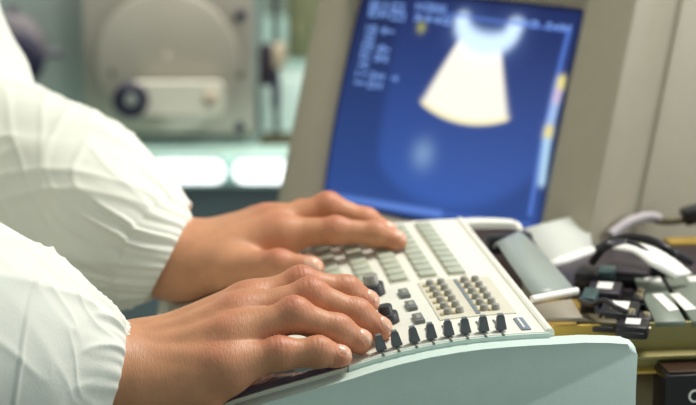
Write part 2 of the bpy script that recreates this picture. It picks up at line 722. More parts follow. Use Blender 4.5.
def cpart(name, bm, m, auto=.5, parent=None):
    o = obj(name, bm, m, None, auto=auto)
    o.parent = parent or con
    o.matrix_parent_inverse = Matrix.Translation(Vector(con.location)).inverted() if parent is None else Matrix.Identity(4)
    return o


def cheek(y0, y1):
    bm = bmesh.new()
    top = [(x, z - .0022) for x, z in PROF] + [(.090, .8470), (.105, .8462), (.1165, .8450), (.1208, .8440), (.1225, .8415), (.1230, .8380)]
    pts = [(.1255, TZ + .004), (-.168, TZ + .004), (-.172, .760), (-.170, .785)] + top
    f1, f2 = prism(bm, pts, y0, y1)
    es = [e for e in bm.edges if e in f1.edges[:] or e in f2.edges[:]]
    bmesh.ops.bevel(bm, geom=es, offset=.0042, segments=4, affect='EDGES', profile=.5)
    return cpart('side_cheek', bm, M['teal'], .7)


near = cheek(-.013, .004)
far = cheek(.318, .335)
far.data.materials[0] = M['rim']  # paler plastic than the near cheek: its lit top put into the colour
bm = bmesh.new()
prism(bm, [(.076, .79), (.1225, .79), (.1225, .8395), (.110, .8415), (.076, .8425)], .3165, .3181)  # taupe sheet whose colour stands in for shade on the far cheek's inside
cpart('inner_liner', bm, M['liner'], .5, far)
# maker's mark on the near cheek, only its top shows at the frame's lower edge
bm = bmesh.new()
for k in range(3):
    box(bm, (.0835 + k * .0042, -.0134, .7988 + .0006 * k), (.0032, .0008, .0042), 0)
mk = cpart('emblem', bm, M['black'])

# body
bm = bmesh.new()
pts = [(.085, TZ + .006), (-.160, TZ + .006), (-.163, .79)] + [(x, z - .004) for x, z in PROF[1:]] + [(.074, .838)]
prism(bm, pts, .0038, .3182)
cpart('body', bm, M['cream'])


def skin_plate(x0, x1, y0, y1, lift, thick, n=14):
    """a plate that follows the curved top"""
    bm = bmesh.new()
    xs = np.linspace(x0, x1, n)
    pts = [(x, zp(x) + lift) for x in xs] + [(x, zp(x) + lift - thick) for x in xs[::-1]]
    f1, f2 = prism(bm, pts, y0, y1)
    return bm


bm = skin_plate(-.057, .0705, .0032, .3178, .0012, .004)
cpart('top_panel', bm, M['cream'])
bm = skin_plate(-.057, .0705, .0012, .0034, .0008, .005)
cpart('panel_edge', bm, M['teal'])
# white raised rim along the far side of the panel
bm = bmesh.new()
tube(bm, [(.0705, y, .8486) for y in np.linspace(.004, .318, 6)], .0034, 10, 1)
cpart('rim', bm, M['rim'])
# front palm rest with a glossy dark film strip
bm = skin_plate(-.160, -.0575, .0032, .3178, .0004, .003)
cpart('palm_rest', bm, M['cream'])
bm = bmesh.new()
nxs, nys = 70, 40
gr = [[None] * nys for _ in range(nxs)]
for i in range(nxs):
    for j in range(nys):
        x, y = -.150 + .0915 * i / (nxs - 1), .0045 + .0575 * j / (nys - 1)
        w_ = noise.noise(Vector((x * 70, y * 110, 1.5))) * .0016 + noise.noise(Vector((x * 170, y * 190, 4))) * .0006
        e_ = min(1, min(i, nxs - 1 - i) / 6, min(j, nys - 1 - j) / 4)
        gr[i][j] = bm.verts.new((x, y, zp(x) + .0008 + e_ * (.0018 + w_)))
for i in range(nxs - 1):
    for j in range(nys - 1):
        bm.faces.new((gr[i][j], gr[i + 1][j], gr[i + 1][j + 1], gr[i][j + 1]))
cpart('glossy_strip', bm, M['gloss'], 1.5)
# printed tan fields
bm = skin_plate(.008, .0585, .046, .140, .0018, .002)
cpart('button_field', bm, M['tan'])


def place(bm, x, y, lift=0.0):
    """turn local z-up geometry so it sits on the curved top at x, y"""
    mx = Matrix.Translation((x, y, zp(x) + .0012 + lift)) @ Matrix.Rotation(-slope(x), 4, 'Y')
    bmesh.ops.transform(bm, matrix=mx, verts=bm.verts)


# slot strip and eight slider keys along the near edge
SL = [(382, 351.7), (397.5, 348.2), (415, 345.3), (431.8, 342), (449, 340), (465.6, 337.3), (483.5, 335.8), (500.8, 334.3)]
for k, (px, py) in enumerate(SL):
    x = float(ony(px, py, .0105)[0])
    bm = bmesh.new()
    box(bm, (0, .010, .0002), (.0012, .034, .0010))
    place(bm, x, .0075)
    sl = cpart('slider_slot', bm, M['slot'])
    bm = bmesh.new()
    # a stem and a tapering cap with a sloping top
    box(bm, (0, 0, .0006), (.0022, .004, .0026))
    w0, w1, d0, d1 = .0070, .0043, .0062, .0042
    lo = [bm.verts.new((sx * w0 / 2, sy * d0 / 2,   .0014)) for sx, sy in ((-1, -1), (1, -1), (1, 1), (-1, 1))]
    hi = [bm.verts.new((sx * w1 / 2, sy * d1 / 2 + .0006, .0096 + .0012 * (sy < 0))) for sx, sy in ((-1, -1), (1, -1), (1, 1), (-1, 1))]
    bm.faces.new(lo[::-1])
    bm.faces.new(hi)
    for i in range(4):
        bm.faces.new((lo[i], lo[(i + 1) % 4], hi[(i + 1) % 4], hi[i]))
    bmesh.ops.bevel(bm, geom=[e for e in bm.edges if e.verts[0] in lo + hi], offset=.0004, segments=2, affect='EDGES')
    place(bm, x, .0105)
    cp = cpart('slider_key', bm, M['dark_cap'], .5)
    bm = bmesh.new()
    box(bm, (0, .0006, .0108), (.0036, .0040, .0008), .0003)
    place(bm, x, .0105)
    cap = obj('cap_top', bm, M['cap_top'])
    cap.parent = cp

# blue-grey label plate beyond the sliders
bm = bmesh.new()
box(bm, (0, 0, .0004), (.0062, .026, .0012), .0003)
place(bm, .0568, .0215)
lb = cpart('label_plate', bm, M['blue_label'])
bm = bmesh.new()
box(bm, (0, 0, .0011), (.0012, .020, .0006))
place(bm, .0560, .0215)
q = obj('label_mark', bm, M['white_label'])
q.parent = lb

# three small square buttons
for y in (.055, .086, .117):
    bm = bmesh.new()
    box(bm, (0, 0, .0012), (.0066, .0170, .0030), .0006)
    place(bm, -.0045, y)
    b = cpart('square_button', bm, M['button'])
    bm = bmesh.new()
    box(bm, (0, 0, .0028), (.0032, .0085, .0008), .0002)
    place(bm, -.0045, y)
    q = obj('button_window', bm, M['grey_key'])
    q.parent = b

# two double columns of toggle buttons, six rows
for gx, strip in ((.0150, False), (.0390, True)):
    if strip:
        bm = skin_plate(gx - .0062, gx - .0036, .050, .136, .0024, .002, 4)
        cpart('printed_strip', bm, M['blue_label'])
    for r in range(6):
        y = .0575 + r * .0143
        for c in range(2):
            bm = bmesh.new()
            cyl(bm, (0, 0, 0), (0, 0, .0045), .0031, .0026, 16, .0008)
            place(bm, gx + .0002 + c * .0078, y)
            cpart('toggle_button', bm, M['grey_key'], .6)
            bm = bmesh.new()
            box(bm, (0, 0, .0008), (.0022, .0045, .0022), .0005)
            place(bm, gx - .0030 + c * .0078 - .0008, y - .001)
            cpart('indicator', bm, M['led'])

# five columns of soft keys with pale green windows
for ci, x in enumerate((.0385, .0180, -.0025, -.0230, -.0435)):
    w = .0118
    bm = skin_plate(x - w / 2 - .0012, x + w / 2 + .0012, .148, .309, .0016, .002, 5)
    cpart('key_tray', bm, M['tan'])
    for r in range(10):
        y = .1575 + r * .0158
        bm = bmesh.new()
        box(bm, (0, 0, .0012), (w, .0132, .0030), .0009)
        place(bm, x, y)
        cpart('soft_key', bm, M['green_key'])

# two rotary knobs by the fingertips
for (x, y, r, hh, m, m2) in ((-.0235, .0640, .0080, .0125, 'knob', 'knob'), (-.0235, .1330, .0085, .0150, 'knob', 'knob_grey')):
    bm = bmesh.new()
    cyl(bm, (0, 0, 0), (0, 0, hh * .55), r, r * .96, 32, .0008)
    place(bm, x, y)
    kn = cpart('rotary_knob', bm, M[m], .6)
    bm = bmesh.new()
    cyl(bm, (0, 0, hh * .5), (0, 0, hh), r * .66, r * .60, 32, .0010)
    place(bm, x, y)
    q = obj('knob_cap', bm, M[m2], auto=.6)
    q.parent = kn

# ------------------------------------------------------------------ monitor
SW, SH = .26, .195
SA, ST = math.radians(51.587), math.radians(16.3)
SC = at(447.15, 101.9, 1.6428)
n_h = np.array([-math.sin(SA), -math.cos(SA), 0.])
u_s = np.array([math.cos(SA), -math.sin(SA), 0.])
v_s = math.cos(ST) * np.array([0, 0, 1.]) - math.sin(ST) * n_h
w_s = np.cross(v_s, u_s)          # into the tube
if w_s @ n_h > 0:
    w_s = -w_s
RM = Matrix((u_s, w_s, v_s)).transposed()
mon = thing('monitor', SC, 'grey monitor tilted back with a blue ultrasound image on its screen', 'monitor', None, RM.to_euler())


def suv(px, py):
    """where a sight line meets the screen, in metres from its centre"""
    r = ray(px, py)
    off = 0.0
    for _ in range(4):                        # the tube face bulges a little
        t = ((SC - CAM) @ w_s + off) / (r @ w_s)
        d = CAM + r * t - SC
        off = -(.004 - .0045 * ((d @ u_s / (SW / 2)) ** 2 + (d @ v_s / (SH / 2)) ** 2))
    return d @ u_s, d @ v_s


# front housing: a frame with a sloping inner edge
def frame(bm, loops):
    rings = []
    for pts, y in loops:
        rings.append([bm.verts.new((x, y, z)) for x, z in pts])
    n = len(rings[0])
    for A, B in zip(rings, rings[1:]):
        for k in range(n):
            bm.faces.new((A[k], A[(k + 1) % n], B[(k + 1) % n], B[k]))


OW, OH = SW + .114, SH + .116
OC = (.009, -.002)
bm = bmesh.new()
frame(bm, [(rrect(SW + .008, SH + .014, .006, 6, -.004, -.008), .007), (rrect(SW + .015, SH + .020, .006, 6, -.004, -.008), -.002), (rrect(SW + .036, SH + .038, .008, 6, -.004, -.006), -.012),
           (rrect(OW - .010, OH - .010, .008, 6, *OC), -.016), (rrect(OW - .003, OH - .003, .009, 6, *OC), -.014), (rrect(OW, OH, .010, 6, *OC), -.009),
           (rrect(OW, OH, .010, 6, *OC), .040), (rrect(OW - .004, OH - .004, .010, 6, *OC), .043)])
obj('front_bezel', bm, M['bezel'], mon, auto=.6)
bm = bmesh.new()
frame(bm, [(rrect(OW - .006, OH - .006, .010, 6, *OC), .040), (rrect(OW - .006, OH - .006, .010, 6, *OC), .060)])
obj('seam', bm, M['seam'], mon)
bm = bmesh.new()
frame(bm, [(rrect(OW - .004, OH - .006, .010, 6, *OC), .051), (rrect(OW, OH, .012, 6, *OC), .054), (rrect(OW, OH - .040, .014, 6, OC[0], OC[1] + .020), .18),
           (rrect(OW * .80, OH * .60, .02, 6, OC[0], OC[1] + .035), .31), (rrect(OW * .76, OH * .56, .02, 6, OC[0], OC[1] + .035), .32)])
bm.faces.new([v for v in bm.verts][-28:])
obj('rear_housing', bm, M['bezel'], mon, auto=.6)

# the screen: a slightly bulging tube face whose picture is computed
nu, nv = 340, 255
U, Vv = np.meshgrid(np.linspace(-SW / 2 - .008, SW / 2, nu), np.linspace(-SH / 2 - .014, SH / 2, nv), indexing='ij')
bul = .004 - .0045 * ((U / (SW / 2)) ** 2 + (Vv / (SH / 2)) ** 2)


def g(px, py, rad_px):
    a, b = suv(px, py)
    r = rad_px * SC_M
    return np.exp(-((U - a) ** 2 + (Vv - b) ** 2) / (r * r))


SC_M = 1.64 / FPX
IMG = np.zeros((nu, nv, 3))
s = np.clip((Vv + SH / 2) / SH, 0, 1)
base_t, base_b = np.array(lin((30, 44, 98))), np.array(lin((60, 97, 180)))
IMG[:] = base_t[None, None] + (base_b - base_t)[None, None] * ((1 - s) ** 1.3)[..., None]
# darker scan-free corner fields left and right of the fan field
fa_, fb_ = np.array(suv(392, 55)), np.array(suv(377, 172))
fd_ = unit(fb_ - fa_)
f_left = -(U - fa_[0]) * fd_[1] + (Vv - fa_[1]) * fd_[0]
fc_ = np.array(suv(466, 60))
rr = np.hypot(U - fc_[0], Vv - fc_[1])
r_field = np.hypot(*(np.array(suv(450, 208)) - fc_))
sm = lambda v, w: 1 / (1 + np.exp(-np.clip(v / w, -40, 40)))
field = sm(r_field - rr, .003) * sm(f_left, .003)
IMG *= (.62 + .38 * field)[..., None]
IMG += (g(423, 154, 15) * .9)[..., None] * np.array(lin((112, 134, 132)))
# the bright sector
pl, pr = np.array(suv(421, 103)), np.array(suv(508, 121))
tl, tr = np.array(suv(459, 40)), np.array(suv(501, 47))
# apex where the two straight sides meet
m_ = np.array([pl - tl, -(pr - tr)]).T
tt = np.linalg.solve(m_, tr - tl)
apex = tl + (pl - tl) * tt[0]
dx, dy = U - apex[0], Vv - apex[1]
rs = np.hypot(dx, dy)
an2 = np.arctan2(dx, -dy)
a0, a1 = np.arctan2(pl[0] - apex[0], -(pl[1] - apex[1])), np.arctan2(pr[0] - apex[0], -(pr[1] - apex[1]))
rb = .5 * (np.hypot(*(pl - apex)) + np.hypot(*(pr - apex)))
rt_ = np.hypot(*(np.array(suv(487, 41)) - apex))
side = lambda w: sm(an2 - a0, w) * sm(a1 - an2, w)
fan = side(.012) * sm(rb - rs, .0006) * sm(rs - rt_, .0015)
c_fan = np.array(lin((255, 250, 236))) * 1.06
edge = np.exp(-((rs - rb + .002) / .0022) ** 2) * side(.01)
IMG = IMG * (1 - fan[..., None]) + fan[..., None] * c_fan
IMG = IMG * (1 - .6 * edge[..., None]) + .6 * edge[..., None] * np.array(lin((250, 238, 150)))
# glowing crescent over it: two horns joined by a bow
horn = np.zeros_like(U)
cpts = catmull([np.array(suv(*p)) for p in ((462, 21), (464, 30), (472, 39), (485, 44), (499, 43), (509, 37), (515, 27))], 8)
for i, c in enumerate(cpts):
    e = abs(i / (len(cpts) - 1) - .5) * 2
    d = np.hypot(U - c[0], Vv - c[1])
    horn = np.maximum(horn, np.exp(-(d / (.0112 - .0022 * e)) ** 3))
    IMG += (np.exp(-(d / .018) ** 2) * .012)[..., None] * np.array(lin((150, 190, 255)))
IMG = IMG * (1 - horn[..., None]) + horn[..., None] * np.array(lin((206, 230, 255))) * 1.25


def stroke(p, q, wpx, col, a=1.0, soft=.35):
    global IMG
    A_, B_ = np.array(suv(*p)), np.array(suv(*q))
    d = B_ - A_
    t = np.clip(((U - A_[0]) * d[0] + (Vv - A_[1]) * d[1]) / (d @ d), 0, 1)
    k = np.hypot(U - A_[0] - t * d[0], Vv - A_[1] - t * d[1])
    w = wpx * SC_M / 2
    m = a * sm(w - k, w * soft)
    IMG = IMG * (1 - m[..., None]) + m[..., None] * np.array(lin(col))


LB = (136, 176, 250)
# rows of small characters: short upright and level dashes
rnd = random.Random(3)


def text_row(p, q, n, col=LB, hgt=5.2, gaps=()):
    p, q = np.array(p, float), np.array(q, float)
    for i in range(n):
        if i in gaps:
            continue
        c = p + (q - p) * (i + .5) / n
        wv = (q - p) / n * .30
        up_ = np.array([.2, -1.]) * hgt / 2
        for _ in range(2):
            k = rnd.randint(0, 3)
            if k == 0:
                stroke(c - wv - up_, c - wv + up_, 1.7, col, .95)
            elif k == 1:
                stroke(c + wv - up_, c + wv + up_, 1.7, col, .95)
            elif k == 2:
                stroke(c - wv, c + wv, 1.7, col, .95)
            else:
                stroke(c - wv + up_, c + wv + up_, 1.7, col, .95)
                stroke(c - wv - up_, c + wv - up_, 1.7, col, .95)


text_row((367, 4), (404, 8), 7, hgt=6)
text_row((366, 12), (405, 17), 8, hgt=6)
text_row((416, 6), (446, 10), 6, hgt=6)
text_row((414, 17), (452, 22), 8, hgt=5)
text_row((514, 22), (574, 29), 11, hgt=5, gaps=(5,))
for k, y in enumerate((28, 37, 46, 55, 64, 73, 82)):
    x0 = 366 - 2.0 * k
    text_row((x0, y), (x0 + 11, y + 1.5), 2)
    if k not in (1, 4):
        text_row((x0 + 14, y + 2), (x0 + 28, y + 4), 3)
    if k == 6:
        text_row((x0 + 36, y - 4), (x0 + 44, y - 3), 1)
stroke((446, 14), (568, 31), 2.6, (96, 130, 220), .8)
stroke((569, 31), (530, 214), 4.5, (92, 134, 228), .8)
stroke((332, 197), (440, 214), 6, (110, 152, 240), .85)
stroke((440, 214), (530, 224), 3, (84, 120, 214), .6)
stroke((561, 82), (548, 134), 8, (176, 206, 250))
stroke((562, 80), (561, 86), 8.5, (250, 232, 120))
stroke((558, 92), (556, 100), 7, (226, 190, 214), .8)
stroke((549, 130), (548, 135), 8.5, (246, 226, 120))
stroke((547, 142), (542, 182), 8, (190, 228, 255))
stroke((421, 27), (421.5, 28), 9, (176, 178, 96), .9)
# the tube fades a little towards its border
ed = np.minimum.reduce([U + SW / 2 + .008, SW / 2 - U, Vv + SH / 2 + .014, SH / 2 - Vv])
IMG *= (.25 + .75 * np.clip(ed / .006, 0, 1))[..., None]

me = bpy.data.meshes.new('screen')
verts = np.stack([U, -bul, Vv], -1).reshape(-1, 3)
ii, jj = np.meshgrid(np.arange(nu - 1), np.arange(nv - 1), indexing='ij')
a = (ii * nv + jj).ravel()
faces = np.stack([a, a + nv, a + nv + 1, a + 1], 1)
me.from_pydata(verts.tolist(), [], faces.tolist())
ca = me.color_attributes.new('picture', 'FLOAT_COLOR', 'POINT')
ca.data.foreach_set('color', np.concatenate([IMG.reshape(-1, 3), np.ones((nu * nv, 1))], 1).astype(np.float32).ravel())
sm_ = bpy.data.materials.new('screen_glow')
sm_.use_nodes = True
nt = sm_.node_tree
b = nt.nodes['Principled BSDF']
b.inputs['Base Color'].default_value = (.01, .01, .014, 1)
b.inputs['Roughness'].default_value = .25
b.inputs['Specular IOR Level'].default_value = .15
vc = nt.nodes.new('ShaderNodeVertexColor')
vc.layer_name = 'picture'
nt.links.new(vc.outputs['Color'], b.inputs['Emission Color'])
b.inputs['Emission Strength'].default_value = 1.0
o = link('screen', me, sm_, mon, True)
o['label'] = 'blue ultrasound picture with a white fan-shaped scan'

# swivel stand, upright, on the trolley
inv = mon.matrix_basis.inverted()
bm = bmesh.new()
foot = SC + w_s * .17 - v_s * (OH / 2 - .03)
fz = TZ + .0008
cyl(bm, (foot[0], foot[1], fz), (foot[0], foot[1], fz + .018), .10, .092, 48, .004)
cyl(bm, (foot[0], foot[1], fz + .016), (foot[0], foot[1], float(foot[2]) + .03), .05, .045, 32)
bmesh.ops.transform(bm, matrix=inv, verts=bm.verts)
obj('swivel_stand', bm, M['bezel'], mon, auto=.6)

# ------------------------------------------------------------------ open electronics chassis behind the console
CZ = .818                                     # its deck
chs = thing('electronics_chassis', (.30, .26, TZ), 'olive and gold sheet metal electronics chassis behind the console', 'chassis')


def hpart(name, bm, m, parent=None, auto=.5):
    o = obj(name, bm, m, None, auto=auto)
    if parent is None:
        o.parent = chs
        o.matrix_parent_inverse = Matrix.Translation(Vector(chs.location)).inverted()
    else:
        o.parent = parent
    return o


FY = .100
xa = float(ony(617, 323, FY)[0])
zt = float(ony(655, 323, FY)[2])
zm = float(ony(655, 351, FY)[2])
bm = bmesh.new()
box(bm, (xa + .16, FY + .002, (zt + zm) / 2), (.32, .004, zt - zm), .001)
fp = hpart('front_plate', bm, M['brass'])
bm = bmesh.new()
x_, y_, z_ = ony(646, 329, FY - .001)
box(bm, (x_, y_, z_), (.007, .001, .003))
hpart('name_tab', bm, M['screw'], fp)
zb = float(ony(655, 371, FY - .012)[2])
bm = bmesh.new()
box(bm, (xa + .16, FY - .006, zm - .0006), (.32, .016, .003), .001)
box(bm, (xa + .16, FY - .004, (zm + zb) / 2), (.32, .006, zm - zb), .001)
hpart('stepped_ledge', bm, M['brass'])
bm = bmesh.new()
box(bm, (xa + .16, FY - .008, zb), (.32, .014, .0022), .0008)
hpart('gold_lip', bm, M['gold'])
bm = bmesh.new()
box(bm, (xa + .16, FY + .006, (zb + TZ) / 2), (.32, .012, zb - TZ - .002))
hpart('lower_panel', bm, M['olive_dark'])
bm = bmesh.new()
box(bm, (xa + .160, .229, CZ - .004), (.32, .246, .006), .001)
hpart('deck', bm, M['plum'])
bm = bmesh.new()
box(bm, (xa + .16, .23, (TZ + CZ) / 2 - .003), (.31, .23, CZ - TZ - .009))
hpart('lower_case', bm, M['olive_dark'])
# gold tray that shows right behind the console's panel
bm = bmesh.new()
box(bm, (.121, .150, .8140), (.064, .090, .004), .001)
box(bm, (.121, .106, .818), (.064, .003, .010), .001)
hpart('gold_tray', bm, M['gold'])
bm = bmesh.new()
p = ony(684, 243, .352)
box(bm, (p[0] + .03, p[1], p[2]), (.09, .02, .006), .001)
box(bm, (p[0] + .03, p[1] + .004, (p[2] + CZ) / 2), (.09, .003, p[2] - CZ), .0005)
hpart('gold_back_rail', bm, M['gold'])


def on_deck(px, py, h=0.0):
    return onz(px, py, CZ + h)


# flat grey-green circuit covers with white labels
def quad_plate(name, corners, h, m, thick=.004, parent=None):
    bm = bmesh.new()
    top = [bm.verts.new(Vector(onz(*c, CZ + h))) for c in corners]
    bot = [bm.verts.new(v.co - Vector((0, 0, thick))) for v in top]
    bm.faces.new(top)
    bm.faces.new(bot[::-1])
    for k in range(4):
        bm.faces.new((top[k], bot[k], bot[(k + 1) % 4], top[(k + 1) % 4]))
    bmesh.ops.recalc_face_normals(bm, faces=bm.faces)
    bmesh.ops.bevel(bm, geom=bm.edges[:], offset=min(.0006, thick * .3), segments=1, affect='EDGES')
    return hpart(name, bm, m, parent)


pl1 = quad_plate('cover_plate', [(634, 277), (660, 276), (686, 321), (655, 322)], .0068, M['plate'], .004)
pl2 = quad_plate('cover_plate', [(664, 276), (704, 275), (742, 320), (692, 321)], .0068, M['plate'], .004)
for c, pp in (([(644, 277.5), (660, 276.5), (662, 281), (646, 282)], pl1), ([(652, 294), (662, 293), (679, 309), (669, 311)], pl1),
              ([(669, 293.5), (679, 293), (697, 308.5), (685, 310)], pl2), ([(686, 276), (702, 275.5), (705, 281), (689, 281.5)], pl2)):
    quad_plate('plate_label', c, .0075, M['white_label'], .0006, pp)


# small dark modules and connectors plugged in on the deck
def module(px, py, s, rz, m, label, lab=None, cat='connector', name='connector_block', screws=()):
    c = on_deck(px, py, s[2])
    t = thing(name, (c[0], c[1], CZ - .001), label, cat, None, (0, 0, rz))
    bx('shell', (0, 0, s[2] / 2), s, M[m], t, .0018)
    for k in (-1, 1):
        bx('latch', (0, k * (s[1] / 2 + .0010), s[2] * .35), (s[0] * .8, .0025, s[2] * .5), M['black'], t, .0005)
    if lab:
        bx('paper_label', (0, lab[2] if len(lab) > 2 else 0, s[2] + .0001), (lab[0], lab[1], .0006), M['white_label'], t)
    for sx, sy in screws:
        bm = bmesh.new()
        cyl(bm, (sx, sy, s[2] - .001), (sx, sy, s[2] + .0022), .0028, .0024, 16)
        obj('screw', bm, M['screw'], t, auto=.6)
    return t


RZ = -.35
module(605, 285, (.024, .034, .011), RZ, 'plum', 'dark connector block with white paper label nearest the pale ribbon cable', (.011, .018, .002))
module(620, 305, (.026, .036, .012), RZ, 'black', 'black connector block with white paper label in front of the grey-green plates', (.012, .019, .003), screws=((.009, -.013),))
module(633, 321, (.022, .022, .009), RZ, 'black', 'black connector block with white label at the chassis front edge', (.010, .014, .002))
module(590, 291, (.011, .030, .014), RZ, 'teal_dark', 'dark teal component standing between ribbon cable and dark connector', None, 'component', 'electronic_component')
module(607, 267, (.013, .022, .014), RZ, 'teal_dark', 'dark teal component further back behind the labelled connector', None, 'component', 'electronic_component')
module(628, 264, (.034, .040, .012), RZ, 'plum', 'plum-black block without a label under the white curved cable', None)
module(588, 268, (.018, .026, .014), RZ, 'black', 'black block close to the rolled white edge of the pale ribbon cable', None)
module(665, 262, (.030, .030, .008), RZ, 'black', 'black block behind the grey-green plates, under the white flat cable', None)
module(640, 293, (.010, .024, .008), RZ, 'black', 'slim black block with two brass screws beside the first plate', None, screws=((0, -.007), (0, .008)))
module(645, 314, (.010, .016, .009), RZ, 'plum', 'small plum-black block with a brass screw near the front plate', None, screws=((.001, 0),))
module(598, 316, (.028, .020, .008), RZ, 'olive_dark', 'low olive block with steel screw on the gold tray', None, 'block', 'terminal_block', screws=((.004, .002),))

# black wires lying across the deck
for lab, pts in (('black wire looping over the blocks behind the pale ribbon', [(592, 262, .02), (606, 246, .035), (626, 243, .034), (648, 254, .03), (662, 268, .012)]),
                 ('black wire lying deepest along the back of the deck', [(596, 250, .02), (622, 238, .03), (650, 240, .032), (672, 252, .026), (690, 262, .012)]),
                 ('thin black wire in front of the dark teal component', [(580, 300, .012), (592, 304, .016), (604, 300, .022), (614, 306, .02), (628, 313, .016)])):
    bm = bmesh.new()
    tube(bm, [on_deck(x, y, h) for x, y, h in pts], .0032 if 'thin' not in lab else .002)
    tag(obj('black_wire', bm, M['black'], smooth=True), lab, 'wire', 'black wires on the chassis deck')

# wide ribbon cables looping from the console to the chassis
r1 = thing('ribbon_cable', (.09, .25, .83), 'darker grey ribbon cable sloping down beside the console panel to a white plug', 'cable')
r1.location = (0, 0, 0)
bm = bmesh.new()
band(bm, [onz(493, 247, .838), onz(497, 243, .850), onz(510, 262, .848), onz(534, 296, .834)], [onz(515, 236, .838), onz(521, 232, .846), onz(544, 254, .845), onz(574, 288, .834)], .0012)
obj('ribbon', bm, M['ribbon'], r1, True)
bm = bmesh.new()
a, b = Vector(onz(532, 299.5, .832)), Vector(onz(577, 291, .832))
tube(bm, [tuple(a), tuple(a.lerp(b, .5)), tuple(b)], .0028, 10, 1)
obj('white_plug', bm, M['white_plug'], r1, auto=.6)
bm = bmesh.new()
c = onz(508, 243, .836)
box(bm, c, (.040, .014, .016), .004, Matrix.Rotation(.2, 3, 'Z'))
obj('black_socket', bm, M['black'], r1, auto=.6)

r2 = thing('ribbon_cable', (0, 0, 0), 'pale ribbon cable arching up in front of the monitor, with a rolled white edge', 'cable')
bm = bmesh.new()
band(bm, [ony(516, 236, .335), ony(524, 229, .345), ony(534, 240, .325), ony(548, 263, .285)], [ony(580, 219, .40), ony(588, 212.5, .40), ony(590, 226, .38), ony(592, 248, .335)], .0014)
obj('ribbon', bm, M['ribbon_light'], r2, True)
bm = bmesh.new()
a, b = Vector(ony(547, 267, .283)), Vector(ony(593, 251, .333))
tube(bm, [tuple(a), tuple(a.lerp(b, .5)), tuple(b)], .0042, 12, 1)
obj('rolled_edge', bm, M['white_plug'], r2, True)

bm = bmesh.new()
band(bm, [onz(531, 305, .830), onz(536, 311, .829), onz(541, 319, .826)], [onz(571, 299, .834), onz(576, 307, .833), onz(583, 318, .830)], .003)
tag(obj('ribbon_stub', bm, M['taupe'], None, True), 'short taupe ribbon end lying below the white plug on the gold tray', 'cable')

bm = bmesh.new()
band(bm, [on_deck(612, 247, .034), on_deck(634, 251, .034), on_deck(652, 264, .028), on_deck(676, 278, .016)], [on_deck(620, 242, .034), on_deck(648, 245, .034), on_deck(672, 257, .028), on_deck(692, 273, .016)], .0022)
tag(obj('flat_cable', bm, M['white_plug'], None, True), 'white flat cable curving over the dark blocks towards the right', 'cable')

# grey lead resting against the monitor's side, ending in a black plug
t = thing('grey_lead', (0, 0, 0), 'lilac-grey lead rising from the chassis, with a dark cord and black plug', 'cable')
bm = bmesh.new()
tube(bm, [ony(610, 236, .37), ony(620, 228, .375), ony(632, 221, .38), ony(648, 217, .385), ony(660, 219, .385)], .0046)
obj('sleeve', bm, M['lilac'], t, True)
bm = bmesh.new()
tube(bm, [ony(656, 220, .384), ony(668, 221, .385), ony(684, 219, .386), ony(700, 213, .388)], .0036)
obj('cord', bm, M['olive_dark'], t, True)
bm = bmesh.new()
c = ony(699, 213, .388)
box(bm, c, (.030, .018, .014), .003, Matrix.Rotation(-.25, 3, 'Y'))
obj('plug', bm, M['black'], t, auto=.6)

# black box in front of the chassis, with a pale ring-shaped mark
yb = .062
c0 = ony(666, 376, yb)
bb = thing('power_box', (c0[0] + .05, yb + .02, TZ), 'glossy black box with copper-brown top standing before the chassis', 'box')
zt_ = float(c0[2])
bx('case', (0, -.004, (zt_ - TZ) / 2), (.10, .030, zt_ - TZ), mat('glossy_black', (22, 17, 20), .22), bb, .003)
bx('top_plate', (0, -.003, zt_ - TZ + .0006), (.094, .026, .0018), mat('copper_brown_sheet', (74, 52, 40), .3, metal=.5), bb, .0006)
m_ = ony(694.5, 396, yb + .001)
pts = [(m_[0] - bb.location.x + .0036 * math.cos(a_), -.0194, m_[2] - TZ + .0040 * math.sin(a_)) for a_ in np.radians(np.linspace(55, 305, 14))]
bm = bmesh.new()
tube(bm, pts, .0008, 8, 1)
obj('letter', bm, M['white_label'], bb, True)

# ------------------------------------------------------------------ background: instrument cabinet, bench, lamps
BD = 2.62


def bgp(px, py, d=BD):
    return at(px, py, d)


K = BD / FPX
# frame axes of the far wall of instruments: level, facing the camera side
ry = Matrix.Rotation(-YAW, 3, 'Z')


def face_box(name, x0, y0, x1, y1, d, depth, m, parent=None, bev=.004, extra=0):
    """a box whose front fills the given region at distance d, going back by depth"""
    a, b = at(x0, y0, d), at(x1, y1, d)
    c = (a + b) / 2
    w = (b - a) @ RT
    h = a[2] - b[2]
    c = c + np.array([math.sin(YAW), math.cos(YAW), 0]) * depth / 2
    bm = bmesh.new()
    box(bm, c, (abs(w), depth, abs(h) + extra), bev, ry)
    return bm


def bpart(name, bm, m, root, auto=.5, parent=None):
    o = obj(name, bm, m, None, auto=auto)
    if parent is None:
        o.parent = root
        o.matrix_parent_inverse = Matrix.Translation(Vector(root.location)).inverted()
    else:
        o.parent = parent
    return o


